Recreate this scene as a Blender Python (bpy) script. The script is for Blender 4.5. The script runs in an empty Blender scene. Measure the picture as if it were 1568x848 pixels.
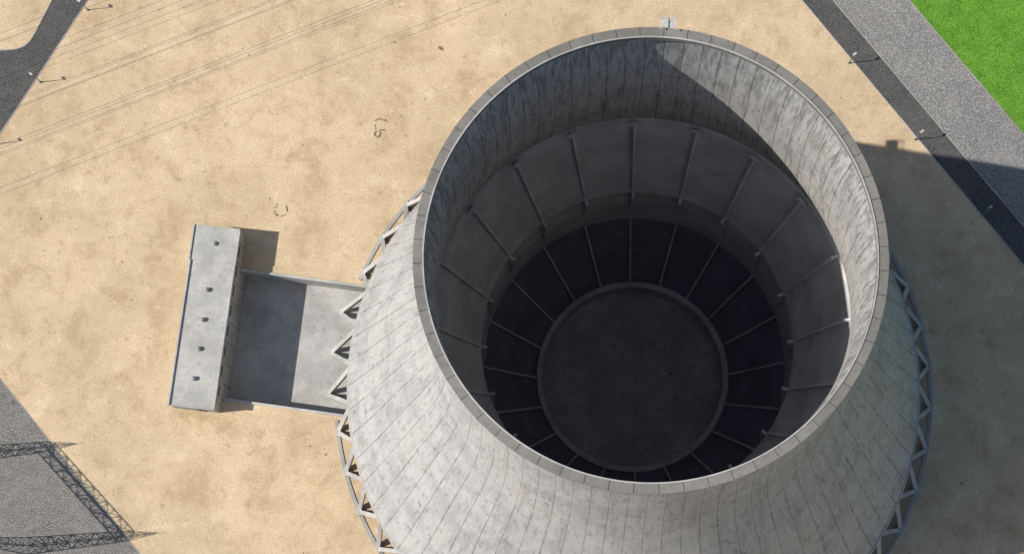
import bpy, bmesh, math, random
from mathutils import Vector, Matrix
random.seed(7)
S=bpy.context.scene
COL=S.collection
# ---------------------------------------------------------------- node helper
class NB:
    def __init__(s,name):
        s.m=bpy.data.materials.new(name); s.m.use_nodes=True; s.t=s.m.node_tree
        s.b=s.t.nodes['Principled BSDF']; s.tc=s.t.nodes.new('ShaderNodeTexCoord')
        s.P=s.tc.outputs['Object']
    def put(s,inp,v):
        if isinstance(v,bpy.types.NodeSocket): s.t.links.new(v,inp)
        else: inp.default_value=v
    def math(s,op,a,b=0.0,c=0.0):
        n=s.t.nodes.new('ShaderNodeMath'); n.operation=op
        s.put(n.inputs[0],a); s.put(n.inputs[1],b); s.put(n.inputs[2],c); return n.outputs[0]
    def noise(s,scale,detail=3,rough=.55,vec=None,dist=0):
        n=s.t.nodes.new('ShaderNodeTexNoise'); s.put(n.inputs['Vector'],vec or s.P)
        n.inputs['Scale'].default_value=scale; n.inputs['Detail'].default_value=detail
        n.inputs['Roughness'].default_value=rough; n.inputs['Distortion'].default_value=dist
        return n.outputs['Fac']
    def ramp(s,f,a,b,c=0.,d=1.):
        n=s.t.nodes.new('ShaderNodeMapRange'); n.interpolation_type='SMOOTHSTEP'
        s.put(n.inputs[0],f); n.inputs[1].default_value=a; n.inputs[2].default_value=b
        n.inputs[3].default_value=c; n.inputs[4].default_value=d; return n.outputs[0]
    def mix(s,f,a,b,mode='MIX'):
        n=s.t.nodes.new('ShaderNodeMix'); n.data_type='RGBA'; n.blend_type=mode
        s.put(n.inputs[0],f)
        for i,v in ((6,a),(7,b)):
            if isinstance(v,(tuple,list)) and len(v)==3: v=(*v,1)
            s.put(n.inputs[i],v)
        return n.outputs[2]
    def grey(s,v):
        n=s.t.nodes.new('ShaderNodeCombineColor'); 
        for i in range(3): s.put(n.inputs[i],v)
        return n.outputs[0]
    def sep(s,v=None):
        n=s.t.nodes.new('ShaderNodeSeparateXYZ'); s.put(n.inputs[0],v or s.P); return n.outputs
    def comb(s,x,y,z):
        n=s.t.nodes.new('ShaderNodeCombineXYZ'); s.put(n.inputs[0],x);s.put(n.inputs[1],y);s.put(n.inputs[2],z); return n.outputs[0]
    def white(s,v):
        n=s.t.nodes.new('ShaderNodeTexWhiteNoise'); n.noise_dimensions='3D'; s.put(n.inputs[0],v); return n.outputs[0]
    def line(s,x,w):   # 1 near integer values of x
        f=s.math('FRACT',s.math('ADD',x,.5)); d=s.math('ABSOLUTE',s.math('SUBTRACT',f,.5))
        return s.ramp(d,w*.4,w,1,0)
    def bump(s,h,strength=.3,dist=.1):
        n=s.t.nodes.new('ShaderNodeBump'); n.inputs['Strength'].default_value=strength; n.inputs['Distance'].default_value=dist
        s.put(n.inputs['Height'],h); s.put(s.b.inputs['Normal'],n.outputs[0])
    def done(s,col,rough=.9,spec=.2,metal=0):
        s.put(s.b.inputs['Base Color'],col); s.put(s.b.inputs['Roughness'],rough)
        s.b.inputs['Specular IOR Level'].default_value=spec; s.b.inputs['Metallic'].default_value=metal
        return s.m

def m_sand():
    n=NB('sand')
    big=n.noise(.03,3,.6); mid=n.noise(.13,5,.72,dist=.3); spot=n.noise(.42,5,.75); fine=n.noise(2.6,3,.85)
    c=n.mix(n.ramp(big,.35,.65),(.57,.44,.285),(.66,.51,.335))
    c=n.mix(n.ramp(mid,.46,.68,0,.7),c,(.44,.32,.195))
    c=n.mix(n.ramp(mid,.46,.28,0,.6),c,(.80,.645,.445))
    c=n.mix(n.ramp(spot,.53,.73,0,.68),c,(.35,.255,.155))
    c=n.mix(n.ramp(spot,.45,.27,0,.55),c,(.83,.69,.48))
    c=n.mix(n.ramp(fine,.45,.75,.0,.7),c,(.30,.22,.14))
    c=n.mix(n.ramp(fine,.40,.22,.0,.45),c,(.84,.71,.52))
    n.bump(fine,.6,.14)
    return n.done(c,.95,.1)
def m_asphalt(name,a,b,speck,worn=.3):
    n=NB(name)
    big=n.noise(.12,4,.7,dist=.6); fine=n.noise(4.0,2,.85); sp=n.noise(5,0,.5); pat=n.noise(.6,4,.7)
    c=n.mix(n.ramp(big,.35,.65),a,b)
    c=n.mix(n.ramp(pat,.48,.7,0,worn),c,(a[0]*.4,a[1]*.4,a[2]*.4))
    c=n.mix(n.ramp(fine,.35,.7,0,.75),c,(a[0]*.3,a[1]*.3,a[2]*.32))
    c=n.mix(n.ramp(sp,.6,.72,0,.9),c,speck)
    return n.done(c,.9,.2)
def m_grass():
    n=NB('grass')
    a=n.noise(.3,3,.7); f=n.noise(2.6,3,.85); g=n.noise(5,1,.8)
    c=n.mix(n.ramp(a,.35,.65),(.085,.225,.018),(.13,.30,.028))
    c=n.mix(n.ramp(f,.45,.68,0,.85),c,(.03,.10,.010))
    c=n.mix(n.ramp(g,.5,.7,0,.85),c,(.26,.44,.09))
    n.bump(f,.8,.2)
    return n.done(c,.9,.1)
def m_shell(name,base,N,hz,streak,dark=.55,seam=.6,warm=(.34,.31,.26),hseam=.14,half=.2):
    n=NB(name)
    x,y,z=n.sep()[:3]
    ang=n.math('ARCTAN2',y,x); r=n.math('SQRT',n.math('ADD',n.math('MULTIPLY',x,x),n.math('MULTIPLY',y,y)))
    ux=n.math('DIVIDE',x,r); uy=n.math('DIVIDE',y,r)
    u=n.math('MULTIPLY',ang,N/(2*math.pi)); v=n.math('DIVIDE',z,hz)
    sv=n.comb(n.math('MULTIPLY',ux,22),n.math('MULTIPLY',uy,22),n.math('MULTIPLY',z,.07))
    sv2=n.comb(n.math('MULTIPLY',ux,55),n.math('MULTIPLY',uy,55),n.math('MULTIPLY',z,.22))
    st=n.noise(1.0,4,.65,sv); st2=n.noise(1.0,3,.7,sv2)
    bl=n.noise(.08,4,.7); fine=n.noise(1.6,3,.8); spot=n.noise(.42,2,.6,dist=1.2)
    c=n.mix(n.ramp(bl,.3,.7),tuple(b*.80 for b in base),tuple(b*1.14 for b in base))
    cell=n.white(n.comb(n.math('FLOOR',u),n.math('FLOOR',v),0))
    c=n.mix(1.0,c,n.grey(n.ramp(cell,0,1,.98,1.015)),'MULTIPLY')
    c=n.mix(n.ramp(st,.48,.70,0,streak),c,tuple(b*dark for b in base))
    c=n.mix(n.ramp(st2,.50,.72,0,streak),c,tuple(b*dark*.75 for b in base))
    c=n.mix(n.ramp(st,.42,.25,0,.4),c,tuple(min(1,b*1.22) for b in base))
    c=n.mix(n.ramp(bl,.5,.68,0,.4),c,warm)
    c=n.mix(n.ramp(spot,.64,.73,0,.7),c,tuple(b*.34 for b in base))
    c=n.mix(n.ramp(fine,.45,.8,0,.5),c,tuple(b*.5 for b in base))
    # run-off grime below the rim
    c=n.mix(n.math('MULTIPLY',n.ramp(z,118,138,0,.75),n.ramp(st2,.40,.62)),c,tuple(b*.45 for b in base))
    s1=n.math('MULTIPLY',n.line(u,.03),n.ramp(st2,.3,.6,.45,1))
    s2=n.math('MULTIPLY',n.line(n.math('ADD',n.math('MULTIPLY',u,2),.5),.03),n.ramp(st2,.4,.65,0,half))
    s3=n.math('MULTIPLY',n.line(v,.03),n.ramp(spot,.42,.65,0,hseam))
    sm=n.math('MULTIPLY',n.math('MAXIMUM',s1,n.math('MAXIMUM',s2,s3)),seam)
    c=n.mix(sm,c,tuple(b*.12 for b in base))
    return n.done(c,.88,.2)
def m_conc(name,base,mottle=.4,joint=0,fine_s=1.8):
    n=NB(name)
    bl=n.noise(.16,4,.65); f=n.noise(fine_s,3,.8); sp=n.noise(.6,3,.65,dist=.8)
    c=n.mix(n.ramp(bl,.3,.7),tuple(b*.82 for b in base),tuple(b*1.14 for b in base))
    c=n.mix(n.ramp(sp,.52,.74,0,mottle),c,tuple(b*.5 for b in base))
    c=n.mix(n.ramp(f,.42,.75,0,mottle),c,tuple(b*.55 for b in base))
    if joint:
        x,y,z=n.sep()[:3]
        j=n.math('MAXIMUM',n.line(n.math('DIVIDE',x,joint),.01),n.line(n.math('DIVIDE',y,joint),.01))
        c=n.mix(n.math('MULTIPLY',j,.12),c,tuple(b*.4 for b in base))
    return n.done(c,.9,.2)
def m_plain(name,base,rough=.6,metal=0,var=.25):
    n=NB(name); f=n.noise(3,2,.7)
    return n.done(n.mix(n.ramp(f,.3,.7),base,tuple(b*(1-var) for b in base)),rough,.3,metal)

SAND=m_sand(); GRASS=m_grass()
ROAD=m_asphalt('asphalt_road',(.09,.088,.085),(.12,.117,.112),(.20,.20,.195),.5)
GRAVEL=m_asphalt('grey_paving_gravel',(.235,.227,.217),(.29,.28,.265),(.50,.49,.47),.3)
YARD=m_asphalt('worn_asphalt_yard',(.205,.193,.176),(.26,.246,.225),(.42,.40,.37),.5)
SHELL=m_shell('tower_concrete',(.435,.435,.432),72,3.2,.6,.6,.62)
INNER=m_shell('tower_inner_concrete',(.44,.432,.418),72,3.2,.75,.46,.85,hseam=.2,half=.4)
RIM=m_conc('rim_concrete',(.22,.21,.19),.4)
LEG=m_conc('column_concrete',(.43,.42,.40),.35)
DECK=m_conc('drift_deck_concrete',(.52,.52,.52),.18,fine_s=.9)
SHAFT=m_conc('shaft_wall_concrete',(.62,.62,.62),.18,fine_s=.9)
FIN=m_conc('fin_concrete',(.60,.60,.60),.2)
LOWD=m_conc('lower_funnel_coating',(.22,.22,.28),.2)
LOWR=m_conc('lower_rib_concrete',(.66,.66,.66),.2)
DISC=m_conc('basin_floor',(.48,.48,.48),.6,fine_s=.7)
ROOF=m_conc('roof_concrete',(.45,.44,.415),.4)
WALL=m_conc('building_wall',(.36,.35,.33),.35)
SLAB=m_conc('channel_concrete',(.43,.42,.40),.4,6)
STEEL=m_plain('galvanised_steel',(.20,.21,.23),.5,.4)
VENT=m_plain('vent_cowl_metal',(.36,.37,.38),.5,.2)
DARKM=m_plain('dark_metal',(.05,.05,.055),.5,.3)
WIRE=m_plain('wire_metal',(.07,.07,.07),.6)
PALE=m_plain('pale_painted_metal',(.55,.55,.53),.5)
KERB=m_conc('kerb_concrete',(.36,.35,.33),.3)
TYRE=m_plain('tyre_mark_rubber',(.22,.155,.095),.9,0,.4)
STAIN=m_plain('oil_stain',(.27,.27,.27),.7,0,.5)

# ---------------------------------------------------------------- mesh helpers
def obj(name,bm,mat,parent=None,smooth=None):
    me=bpy.data.meshes.new(name); bmesh.ops.recalc_face_normals(bm,faces=bm.faces) if smooth is None else None
    bm.to_mesh(me); bm.free(); me.materials.append(mat)
    if smooth:
        for p in me.polygons: p.use_smooth=True
        me.set_sharp_from_angle(angle=math.radians(smooth))
    o=bpy.data.objects.new(name,me); COL.objects.link(o)
    if parent: o.parent=parent
    return o
def empty(name):
    o=bpy.data.objects.new(name,None); COL.objects.link(o); return o
def revolve(name,prof,mat,parent,seg=288,a0=0,a1=360,close=False,smooth=30):
    bm=bmesh.new(); full=abs(a1-a0-360)<1e-6
    n=seg if full else seg+1
    rings=[]
    for i in range(n):
        a=math.radians(a0+(a1-a0)*i/seg); rings.append([bm.verts.new((r*math.cos(a),r*math.sin(a),z)) for r,z in prof])
    m=len(prof)
    for i in range(seg):
        A=rings[i];B=rings[(i+1)%n]
        for k in range(m if close else m-1):
            bm.faces.new((A[k],B[k],B[(k+1)%m],A[(k+1)%m]))
    if close and not full:
        bm.faces.new(rings[0]); bm.faces.new(rings[-1][::-1])
    bmesh.ops.recalc_face_normals(bm,faces=bm.faces)
    return obj(name,bm,mat,parent,smooth)
def beam(bm,p,q,w,h=None,up=(0,0,1)):
    p=Vector(p);q=Vector(q);h=h or w; d=(q-p)
    if d.length<1e-6: return
    d.normalize(); u=Vector(up)
    if abs(d.dot(u))>.98: u=Vector((1,0,0))
    s=d.cross(u).normalized(); u=s.cross(d)
    vs=[]
    for c in (p,q):
        for a,b in ((-1,-1),(1,-1),(1,1),(-1,1)): vs.append(bm.verts.new(c+s*a*w/2+u*b*h/2))
    for f in ((0,1,2,3),(4,7,6,5),(0,4,5,1),(1,5,6,2),(2,6,7,3),(3,7,4,0)): bm.faces.new([vs[i] for i in f])
def box(bm,c,sx,sy,sz,M=None):
    vs=[]
    for z in (-.5,.5):
        for x,y in ((-.5,-.5),(.5,-.5),(.5,.5),(-.5,.5)):
            v=Vector((x*sx+c[0],y*sy+c[1],z*sz+c[2])); vs.append(bm.verts.new(M@v if M else v))
    for f in ((3,2,1,0),(4,5,6,7),(0,1,5,4),(1,2,6,5),(2,3,7,6),(3,0,4,7)): bm.faces.new([vs[i] for i in f])
def cyl(bm,c,r0,r1,h,seg=16,M=None):
    T=Matrix.Translation((c[0],c[1],c[2]+h/2))
    if M: T=M@T
    bmesh.ops.create_cone(bm,cap_ends=True,segments=seg,radius1=r0,radius2=r1,depth=h,matrix=T)
def plate(bm,az,poly,th):
    a=math.radians(az); d=Vector((math.cos(a),math.sin(a),0)); s=Vector((-d.y,d.x,0))
    A=[bm.verts.new(d*r+Vector((0,0,z))+s*th/2) for r,z in poly]; B=[bm.verts.new(d*r+Vector((0,0,z))-s*th/2) for r,z in poly]
    bm.faces.new(A); bm.faces.new(B[::-1])
    for i in range(len(poly)):
        j=(i+1)%len(poly); bm.faces.new((A[i],B[i],B[j],A[j]))
def sheet(name,pts,z,mat,parent=None):
    bm=bmesh.new(); vs=[bm.verts.new((x,y,z)) for x,y in pts]
    es=[bm.edges.new((vs[i],vs[(i+1)%len(vs)])) for i in range(len(vs))]
    bmesh.ops.triangle_fill(bm,edges=es,use_beauty=True)
    for f in bm.faces:
        if f.normal.z<0: f.normal_flip()
    return obj(name,bm,mat,parent,smooth=0)
def ribbon(name,pts,w,h,mat):
    bm=bmesh.new()
    for i in range(len(pts)-1):
        p=Vector((*pts[i],h/2));q=Vector((*pts[i+1],h/2)); beam(bm,p,q,w,h)
    return obj(name,bm,mat)
def blob(x,y,r,n=18,el=1.0,rot=0):
    pts=[]; ph=random.uniform(0,6)
    for i in range(n):
        a=2*math.pi*i/n; rr=r*(1+.3*math.sin(2*a+ph)+.2*math.sin(5*a+ph*2)+random.uniform(-.12,.12))
        u,v=rr*math.cos(a)*el,rr*math.sin(a)
        pts.append((x+u*math.cos(rot)-v*math.sin(rot),y+u*math.sin(rot)+v*math.cos(rot)))
    return pts

# ---------------------------------------------------------------- ground with channel opening
PIT=[(-79.85,24.9),(-47.5,20.2),(-50.5,-5.9),(-82.9,-1.25)]
bm=bmesh.new()
def loop(pts): 
    vs=[bm.verts.new((x,y,0)) for x,y in pts]
    return [bm.edges.new((vs[i],vs[(i+1)%len(vs)])) for i in range(len(vs))]
B=3000
es=loop([(-B,-B),(B,-B),(B,B),(-B,B)])+loop(PIT)
bmesh.ops.triangle_fill(bm,edges=es,use_beauty=True)
for f in list(bm.faces):
    c=f.calc_center_median()
    if -81<c.x<-48 and -3<c.y<22 and max(abs(v.co.x) for v in f.verts)<B-1: bm.faces.remove(f)
for f in bm.faces:
    if f.normal.z<0: f.normal_flip()
obj('ground',bm,SAND,smooth=0)

O=Vector((36.7,81.4));D=Vector((.602,-.798));Nn=Vector((.798,.602))
def band(a,b,s0=-600,s1=600):
    return [tuple(O+D*s0+Nn*a),tuple(O+D*s1+Nn*a),tuple(O+D*s1+Nn*b),tuple(O+D*s0+Nn*b)]
sheet('road',band(0,4.9),.02,ROAD)
sheet('pavement',band(5.1,17.2),.05,GRAVEL)
sheet('lawn',band(17.45,400),.06,GRASS)
for nm,o_,w,h in (('kerb',-.1,.2,.06),('kerb',5.0,.22,.14),('kerb',17.33,.2,.12)):
    ribbon(nm,[tuple(O+D*s+Nn*o_) for s in (-400,-100,-50,0,50,100,400)],w,h,KERB)
As=(-131.8-.514*60,54.8-.858*60); An=(-114.3+.514*200,84.0+.858*200)
isl=[(-400,73.1),(-131.5,73.1),(-129.3,73.3),(-127.6,73.9),(-126.4,75.0),(-125.5,76.6),(-122.1,84.1),(-122.1+.43*200,84.1+.9*200)]
sheet('road',[An,As,(-400,As[1])]+isl,.02,ROAD)
ribbon('kerb',isl,.22,.12,KERB)
ribbon('kerb',[An,(-114.3,84),(-131.8,54.8),As],.2,.07,KERB)
q7=Vector((-129.0,2.9));q8=Vector((-98.5,-32.7));dd=(q8-q7).normalized()
sheet('asphalt_yard',[tuple(q7-dd*60),tuple(q8+dd*150),(-160,-180),(-400,-180),(-400,30)],.02,YARD)
ribbon('kerb',[tuple(q7-dd*60),tuple(q7),tuple(q8),tuple(q8+dd*150)],.16,.06,KERB)

# ---------------------------------------------------------------- cooling tower
T=empty('cooling_tower')
CP=[(8,56.1),(30,49.2),(60,40.4),(85,33.1),(105,30.0),(125,28.6),(139.1,28.9)]
def R(h):
    if h<=CP[0][0]: return CP[0][1]+(CP[0][0]-h)*.31
    n=len(CP)
    sl=[]
    for i in range(n):
        a=max(i-1,0);b=min(i+1,n-1); sl.append((CP[b][1]-CP[a][1])/(CP[b][0]-CP[a][0]))
    for i in range(n-1):
        x0,y0=CP[i];x1,y1=CP[i+1]
        if h<=x1:
            L=x1-x0;t=(h-x0)/L
            return (2*t**3-3*t*t+1)*y0+(t**3-2*t*t+t)*L*sl[i]+(-2*t**3+3*t*t)*y1+(t**3-t*t)*L*sl[i+1]
    return CP[-1][1]
hs=[8+i*(138.6-8)/60 for i in range(61)]
revolve('shell_outer',[(R(h),h) for h in hs],SHELL,T)
revolve('shell_inner',[(R(h)-.45,h) for h in hs if h>=20]+[],INNER,T)
revolve('shell_inner_base',[(R(8)-.9,8),(R(20)-.45,20)],INNER,T)
revolve('rim_ring',[(28.05,139.1),(29.4,139.1),(29.4,138.3),(R(138)+.003,138.0),(28.05,138.0)],RIM,T,close=True,smooth=20)
revolve('lintel_ring',[(R(8)+.25,7.6),(R(9.2)+.25,9.2),(R(9.2)-1.0,9.2),(R(8)-1.0,7.6)],LEG,T,close=True,smooth=20)
bm=bmesh.new()
for i in range(60):
    a=math.radians(6*i+1.5); d=Vector((math.cos(a),math.sin(a),0))
    beam(bm,d*28.03+Vector((0,0,139.1)),d*29.42+Vector((0,0,139.1)),.07,.03)
obj('rim_joints',bm,DARKM,T)
revolve('rim_inner_edge',[(28.02,139.06),(28.2,139.06),(28.2,139.22),(28.02,139.22)],LEG,T,close=True)
bm=bmesh.new(); bf=bmesh.new()
def rad(az,r,z): a=math.radians(az); return Vector((r*math.cos(a),r*math.sin(a),z))
for k in range(45):
    az=180+8*k; inpit=(az%360) in (164,172,180)
    foot=rad(az,61.9,-6) if inpit else rad(az,59.4,0)
    for s in (-1,1):
        top=rad(az+4*s-.45*s,R(8)-.3,7.9)
        beam(bm,foot+ (rad(az+90,.3*s,0)),top,.82,.82)
    M=Matrix.Translation(foot)@Matrix.Rotation(math.radians(az),4,'Z')
    box(bf,(0,0,.2),1.5,1.7,.5,M)
obj('columns',bm,LEG,T); obj('column_footings',bf,LEG,T)
revolve('basin_kerb',[(59.3,-.1),(59.3,.2),(60.05,.2),(60.05,-.1)],KERB,T,seg=260,a0=185.7,a1=360+157.6,close=True,smooth=20)
revolve('upper_funnel',[(R(84.6)-.46,84.8),(32.2,84.6),(26.09,63.28),(25.9,62.8)],DECK,T,smooth=20)
revolve('shaft_wall',[(26.2,62.8),(27.21,35.9)],SHAFT,T)
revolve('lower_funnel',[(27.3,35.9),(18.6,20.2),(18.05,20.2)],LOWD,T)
revolve('basin_ring',[(18.1,19.5),(18.1,20.9),(17.1,20.9),(17.1,0.0),(18.1,0.0)],m_conc('ring_concrete',(.60,.60,.59),.3),T,close=True,smooth=20)
revolve('basin_disc',[(17.12,14.6),(0.01,14.6)],DISC,T,seg=128)
for (x,y,r,e) in ((7.5,1.2,.35,1.2),(8.2,1.9,.15,2.2)):
    sheet('basin_stain',blob(x,y,r,18,e,.5),14.62,STAIN,T)
bm=bmesh.new();br=bmesh.new();bk=bmesh.new()
for i in range(20):
    az=90+.6+18*i
    plate(bm,az,[(32.3,84.6),(26.3,63.9),(25.8,64.2),(31.3,84.6),(32.3,84.9)],.42)
    if i in (0,1,2,18,19,3,17):
        c=rad(az,31.6,84.9); t=rad(az+90,.85,0); beam(bm,c-t,c+t,.5,.5)
    plate(br,az,[(27.2,36.2),(18.2,20.2),(18.2,21.0),(27.2,37.2)],.34)
    plate(bk,az,[(26.3,62.7),(26.7,48),(26.2,48),(24.9,62.7)],.45)
obj('deck_fins',bm,FIN,T);obj('funnel_ribs',br,LOWR,T);obj('shaft_brackets',bk,FIN,T)
bm=bmesh.new(); laz=84.6
def platf(h,w,dep,th=.25):
    r=R(h); M=Matrix.Rotation(math.radians(laz),4,'Z'); box(bm,(r+dep/2-.2,0,h),dep+.4,w,th,M)
    for sy in (-w/2,w/2): beam(bm,M@Vector((r,sy,h+1.1)),M@Vector((r+dep,sy,h+1.1)),.1)
    beam(bm,M@Vector((r+dep,-w/2,h+1.1)),M@Vector((r+dep,w/2,h+1.1)),.1)
    for sy in (-w/2,0,w/2): beam(bm,M@Vector((r+dep,sy,h)),M@Vector((r+dep,sy,h+1.1)),.1)
platf(138.75,1.8,1.7); 
obj('rim_platform',bm,PALE,T)
bm=bmesh.new(); platf(46.0,2.2,1.7,.4); platf(92,1.6,1.2)  # lower landing is unseen, added to cast a notch in the tower shadow
hh=[9+i*5 for i in range(26)]+[138.4]
for a,b in zip(hh,hh[1:]):
    for s in (-.5,.5): beam(bm,rad(laz+s,R(a)+.35,a),rad(laz+s,R(b)+.35,b),.12)
h=9
while h<138:
    beam(bm,rad(laz-.5,R(h)+.35,h),rad(laz+.5,R(h)+.35,h),.08); h+=1.2
obj('access_ladder',bm,STEEL,T)

# ---------------------------------------------------------------- intake channel
CH=empty('water_channel')
bm=bmesh.new(); zf=-6.0
def quad(bm,pts): bm.faces.new([bm.verts.new(p) for p in pts])
quad(bm,[(x,y,zf) for x,y in (PIT[0],PIT[3],(-50.5+3,-6.3),(-44.5,19.8))])
o=obj('channel_floor',bm,SLAB,CH)
bm=bmesh.new()
P=[Vector((*p,0)) for p in PIT]
for i,j in ((0,1),(1,2),(2,3)):
    quad(bm,[P[i],P[j],P[j]+Vector((0,0,zf)),P[i]+Vector((0,0,zf))])
obj('channel_walls',bm,SLAB,CH)
bm=bmesh.new()
e=(P[1]-P[0]).normalized(); beam(bm,P[0]+Vector((0,.25,.15)),P[1]-e*6.2+Vector((0,.25,.15)),.5,.5)
e=(P[2]-P[3]).normalized(); beam(bm,P[3]+Vector((0,-.25,.15)),P[2]-e*6.8+Vector((0,-.25,.15)),.5,.5)
obj('channel_coping',bm,ROOF,CH)

# ---------------------------------------------------------------- pump house
BH=empty('pump_house')
ctr=Vector((-85.72,14.5)); ang=math.atan2(-.114,.9935)
MB=Matrix.Translation((ctr.x,ctr.y,0))@Matrix.Rotation(ang,4,'Z')
W=9.45;L=37.2;H=5.8
bm=bmesh.new(); box(bm,(0,0,H/2-3.2),W-.3,L-.3,H+6.3,MB); obj('walls',bm,WALL,BH)
bm=bmesh.new(); box(bm,(0,-3.65,H+.1),W,L-7.3,.25,MB); box(bm,(-.05,14.95,H+.25),W+.25,7.3,.45,MB); obj('roof_slab',bm,ROOF,BH)
bm=bmesh.new()
box(bm,(-W/2+.15,-3.65,H+.42),.3,L-7.3,.4,MB); box(bm,(0,-L/2+.12,H+.33),W-.62,.2,.22,MB)
box(bm,(W/2-.1,-3.75,H+.29),.16,L-7.6,.14,MB)
box(bm,(-W/2-.02,14.95,H+.62),.28,7.3,.3,MB); box(bm,(.2,18.45,H+.54),W-.4,.22,.14,MB)
obj('parapet',bm,ROOF,BH)
bm=bmesh.new(); bd=bmesh.new()
for i in range(9):
    box(bm,(W/2-.1,-L/2+2.2+i*4.1,H/2-3.3),.35,.5,H+5.7,MB)
for i in range(8):
    box(bd,(W/2-.16,-L/2+4.25+i*4.1,3.6),.08,2.2,1.0,MB)
box(bd,(1.2,-L/2+.13,1.25),1.8,.08,2.5,MB); box(bd,(-2,L/2-.13,1.25),1.8,.08,2.5,MB)
for i in range(5): box(bd,(-W/2+.13,-13+i*6,3.2),.08,2.6,1.4,MB)
obj('pilasters',bm,WALL,BH); obj('windows_and_doors',bd,DARKM,BH)
bm=bmesh.new()
for x,y in ((-84.0,29.4),(-85.3,19.9),(-86.0,13.8),(-86.6,7.9),(-87.4,1.9)):
    cyl(bm,(x,y,H+.1),.5,.5,.25,16); cyl(bm,(x,y,H+.3),.24,.24,.6,14); cyl(bm,(x,y,H+.8),.48,.38,.2,16); cyl(bm,(x,y,H+1.0),.38,.1,.2,16)
obj('roof_vents',bm,VENT,BH)

# ---------------------------------------------------------------- street lamps
def lamp(x,y,dx,dy):
    E=empty('street_lamp'); bm=bmesh.new()
    cyl(bm,(x,y,0),.25,.22,.3,10); cyl(bm,(x,y,.3),.10,.07,4.6,10)
    a=Vector((x,y,4.85)); d=Vector((dx,dy,0)).normalized()
    beam(bm,a,a+d*.45+Vector((0,0,.12)),.1)
    obj('pole',bm,STEEL,E)
    bm=bmesh.new()
    p=a+d*.2+Vector((0,0,.14)); beam(bm,p,p+d*.8,.42,.18)
    obj('luminaire',bm,PALE,E)
for x,y in ((46.0,67.5),(58.9,51.0),(71.8,35.2)): lamp(x,y,.798,.602)
for x,y in ((-114.3,81.7),(-123.7,65.9),(-132.4,52.6)): lamp(x,y,-.858,.514)

# ---------------------------------------------------------------- lattice gantries & wires
def lattice(bm,p,q,w0,w1,bays,th,up=(0,0,1)):
    p=Vector(p);q=Vector(q);d=(q-p).normalized();u=Vector(up)
    if abs(d.dot(u))>.98: u=Vector((.69,-.72,0))
    s=d.cross(u).normalized();u=s.cross(d)
    def cor(t):
        w=(w0+(w1-w0)*t)/2; c=p.lerp(q,t); return [c+s*a*w+u*b*w for a,b in ((-1,-1),(1,-1),(1,1),(-1,1))]
    for i in range(bays):
        A=cor(i/bays);Bc=cor((i+1)/bays)
        for k in range(4):
            j=(k+1)%4
            beam(bm,A[k],Bc[k],th*1.3); beam(bm,Bc[k],Bc[j],th*.75)
            if (i+k)%2: beam(bm,A[k],Bc[j],th*.8)
            else: beam(bm,A[j],Bc[k],th*.8)
def gantry(p1,p2,h,spire=5.2):
    E=empty('power_line_gantry'); bm=bmesh.new()
    for p in (p1,p2):
        lattice(bm,(*p,0),(*p,h),2.4,1.4,9,.14); lattice(bm,(*p,h),(*p,h+spire),1.3,.12,5,.08)
        beam(bm,(*p,h+spire),(*p,h+spire+1.6),.08)
    obj('lattice_columns',bm,STEEL,E)
    bm=bmesh.new(); a=Vector((*p1,h-.6));b=Vector((*p2,h-.6)); lattice(bm,a,b,2.0,2.0,12,.13)
    obj('lattice_beam',bm,STEEL,E)
    bm=bmesh.new()
    for i in range(6):
        c=a.lerp(b,(i+.7)/6.4)-Vector((0,0,.9))
        for k in range(7): cyl(bm,(c.x,c.y,c.z-.22*k),.16,.12,.14,10)
        beam(bm,c,c-Vector((0,0,1.7)),.06)
    obj('insulators',bm,DARKM,E)
EL=42.6
sl=1/math.tan(math.radians(EL)); saz=math.radians(5.5); SH=Vector((math.cos(saz),math.sin(saz)))*sl
gh=19.0
g1=Vector((-118.2,-11.0))-SH*gh; g2=Vector((-101.0,-29.0))-SH*gh
gantry(tuple(g1),tuple(g2),gh)
wd=Vector((.932,.362)); wn=Vector((-.362,.932)); wh=15.
W0=Vector((-131.2,42.5))-SH*wh
offs=(-1.5,0,6.5,8,15,16.5,21,22.5)
gA=W0-wd*110; gB=W0+wd*200
gantry(tuple(gA+wn*-4),tuple(gA+wn*25),wh+2.2,3); gantry(tuple(gB+wn*-4),tuple(gB+wn*25),wh+2.2,3)
bm=bmesh.new()
for k,of in enumerate(offs):
    prev=None
    for i in range(25):
        t=i/24; p=gA.lerp(gB,t)+wn*of; z=wh-4*(1-(2*t-1)**2)*.6+.25*(k%2)
        v=Vector((p.x,p.y,z))
        if prev: beam(bm,prev,v,.05)
        prev=v
obj('power_line_wires',bm,WIRE)

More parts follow.
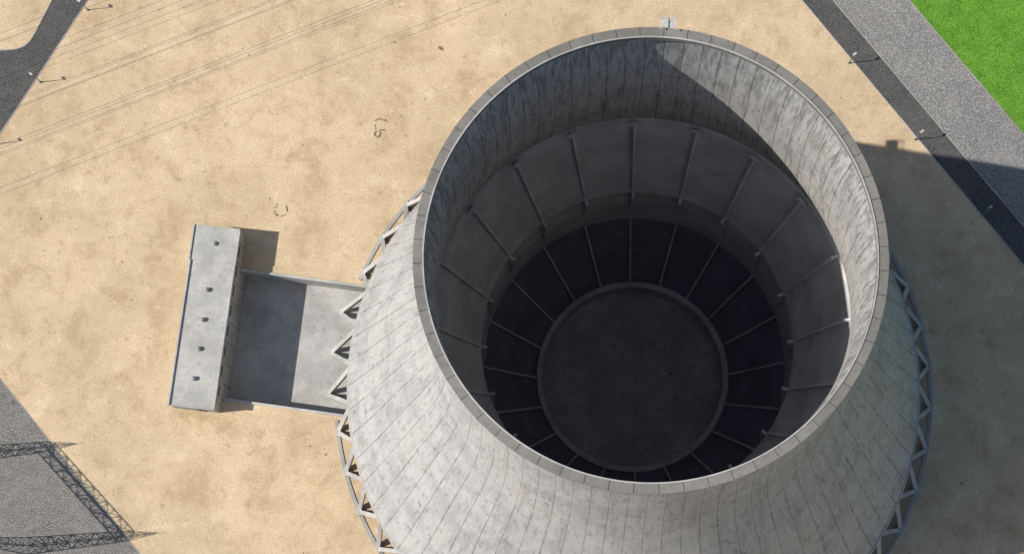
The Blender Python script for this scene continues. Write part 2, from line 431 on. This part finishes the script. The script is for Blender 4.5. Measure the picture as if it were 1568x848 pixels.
# ---------------------------------------------------------------- tyre scuffs on the sand
def scuff(x,y,r,rot):
    bm=bmesh.new(); k=0
    for i in range(16):
        a=rot+i*.30+random.uniform(-.1,.1); 
        if i in (3,7,8,12): continue
        rr=r*random.uniform(.82,1.15); k+=1
        pts=blob(x+rr*math.cos(a),y+rr*math.sin(a),random.uniform(.09,.2),10,random.uniform(1.3,2.4),a+1.57)
        vs=[bm.verts.new((px,py,.010+.002*k)) for px,py in pts]; bm.faces.new(vs)
    obj('tyre_mark',bm,TYRE)
scuff(-71.8,37.6,1.45,2.2); scuff(-51.2,55.6,1.35,0.6); scuff(-51.9,53.6,.6,2.)
bm=bmesh.new()
for k in range(150):
    x,y=random.uniform(-128,75),random.uniform(-35,82)
    if math.hypot(x,y)<62 or (-95<x<-45 and -9<y<36) : continue
    if (Vector((x,y))-O).dot(Nn)>-1 or (x<-95 and (y>40 or y<10)): continue
    vs=[bm.verts.new((px,py,.012)) for px,py in blob(x,y,random.uniform(.05,.17),8,random.uniform(1,2.5),random.uniform(0,3))]; bm.faces.new(vs)
vs=[bm.verts.new((px,py,.012)) for px,py in blob(-38.8,72,.3,10,2.4,-.9)]; bm.faces.new(vs)
obj('ground_debris_specks',bm,TYRE)
# ---------------------------------------------------------------- light
w=bpy.data.worlds.new("World"); S.world=w; w.use_nodes=True; nt=w.node_tree
sky=nt.nodes.new('ShaderNodeTexSky'); sky.sky_type='NISHITA'; sky.sun_disc=False
el=math.radians(EL); sky.sun_elevation=el; sky.sun_rotation=math.radians(264.5)
nt.links.new(sky.outputs[0],nt.nodes['Background'].inputs[0]); nt.nodes['Background'].inputs[1].default_value=.097
sd=bpy.data.lights.new('sun','SUN'); sd.energy=5.0; sd.angle=math.radians(.5); sd.color=(1,.95,.87)
so=bpy.data.objects.new('sun',sd); COL.objects.link(so)
ld=Vector((math.cos(saz)*math.cos(el),math.sin(saz)*math.cos(el),-math.sin(el)))
so.rotation_euler=ld.to_track_quat('-Z','Y').to_euler(); so.location=(-200,0,250)
# ---------------------------------------------------------------- camera
cd=bpy.data.cameras.new('camera'); cd.sensor_width=36; cd.lens=36*2700/1568; cd.clip_end=10000; cd.clip_start=1
co=bpy.data.objects.new('camera',cd); COL.objects.link(co)
Mr=Matrix(((0.998779,0.00899,0.048567),(0.0,0.983296,-0.182015),(-0.049392,0.181793,0.982096))).to_4x4()
co.matrix_world=Matrix.Translation((-6.38,-42.43,353.83))@Mr
S.camera=co
S.view_settings.view_transform='Standard'; S.view_settings.look='None'; S.view_settings.exposure=0
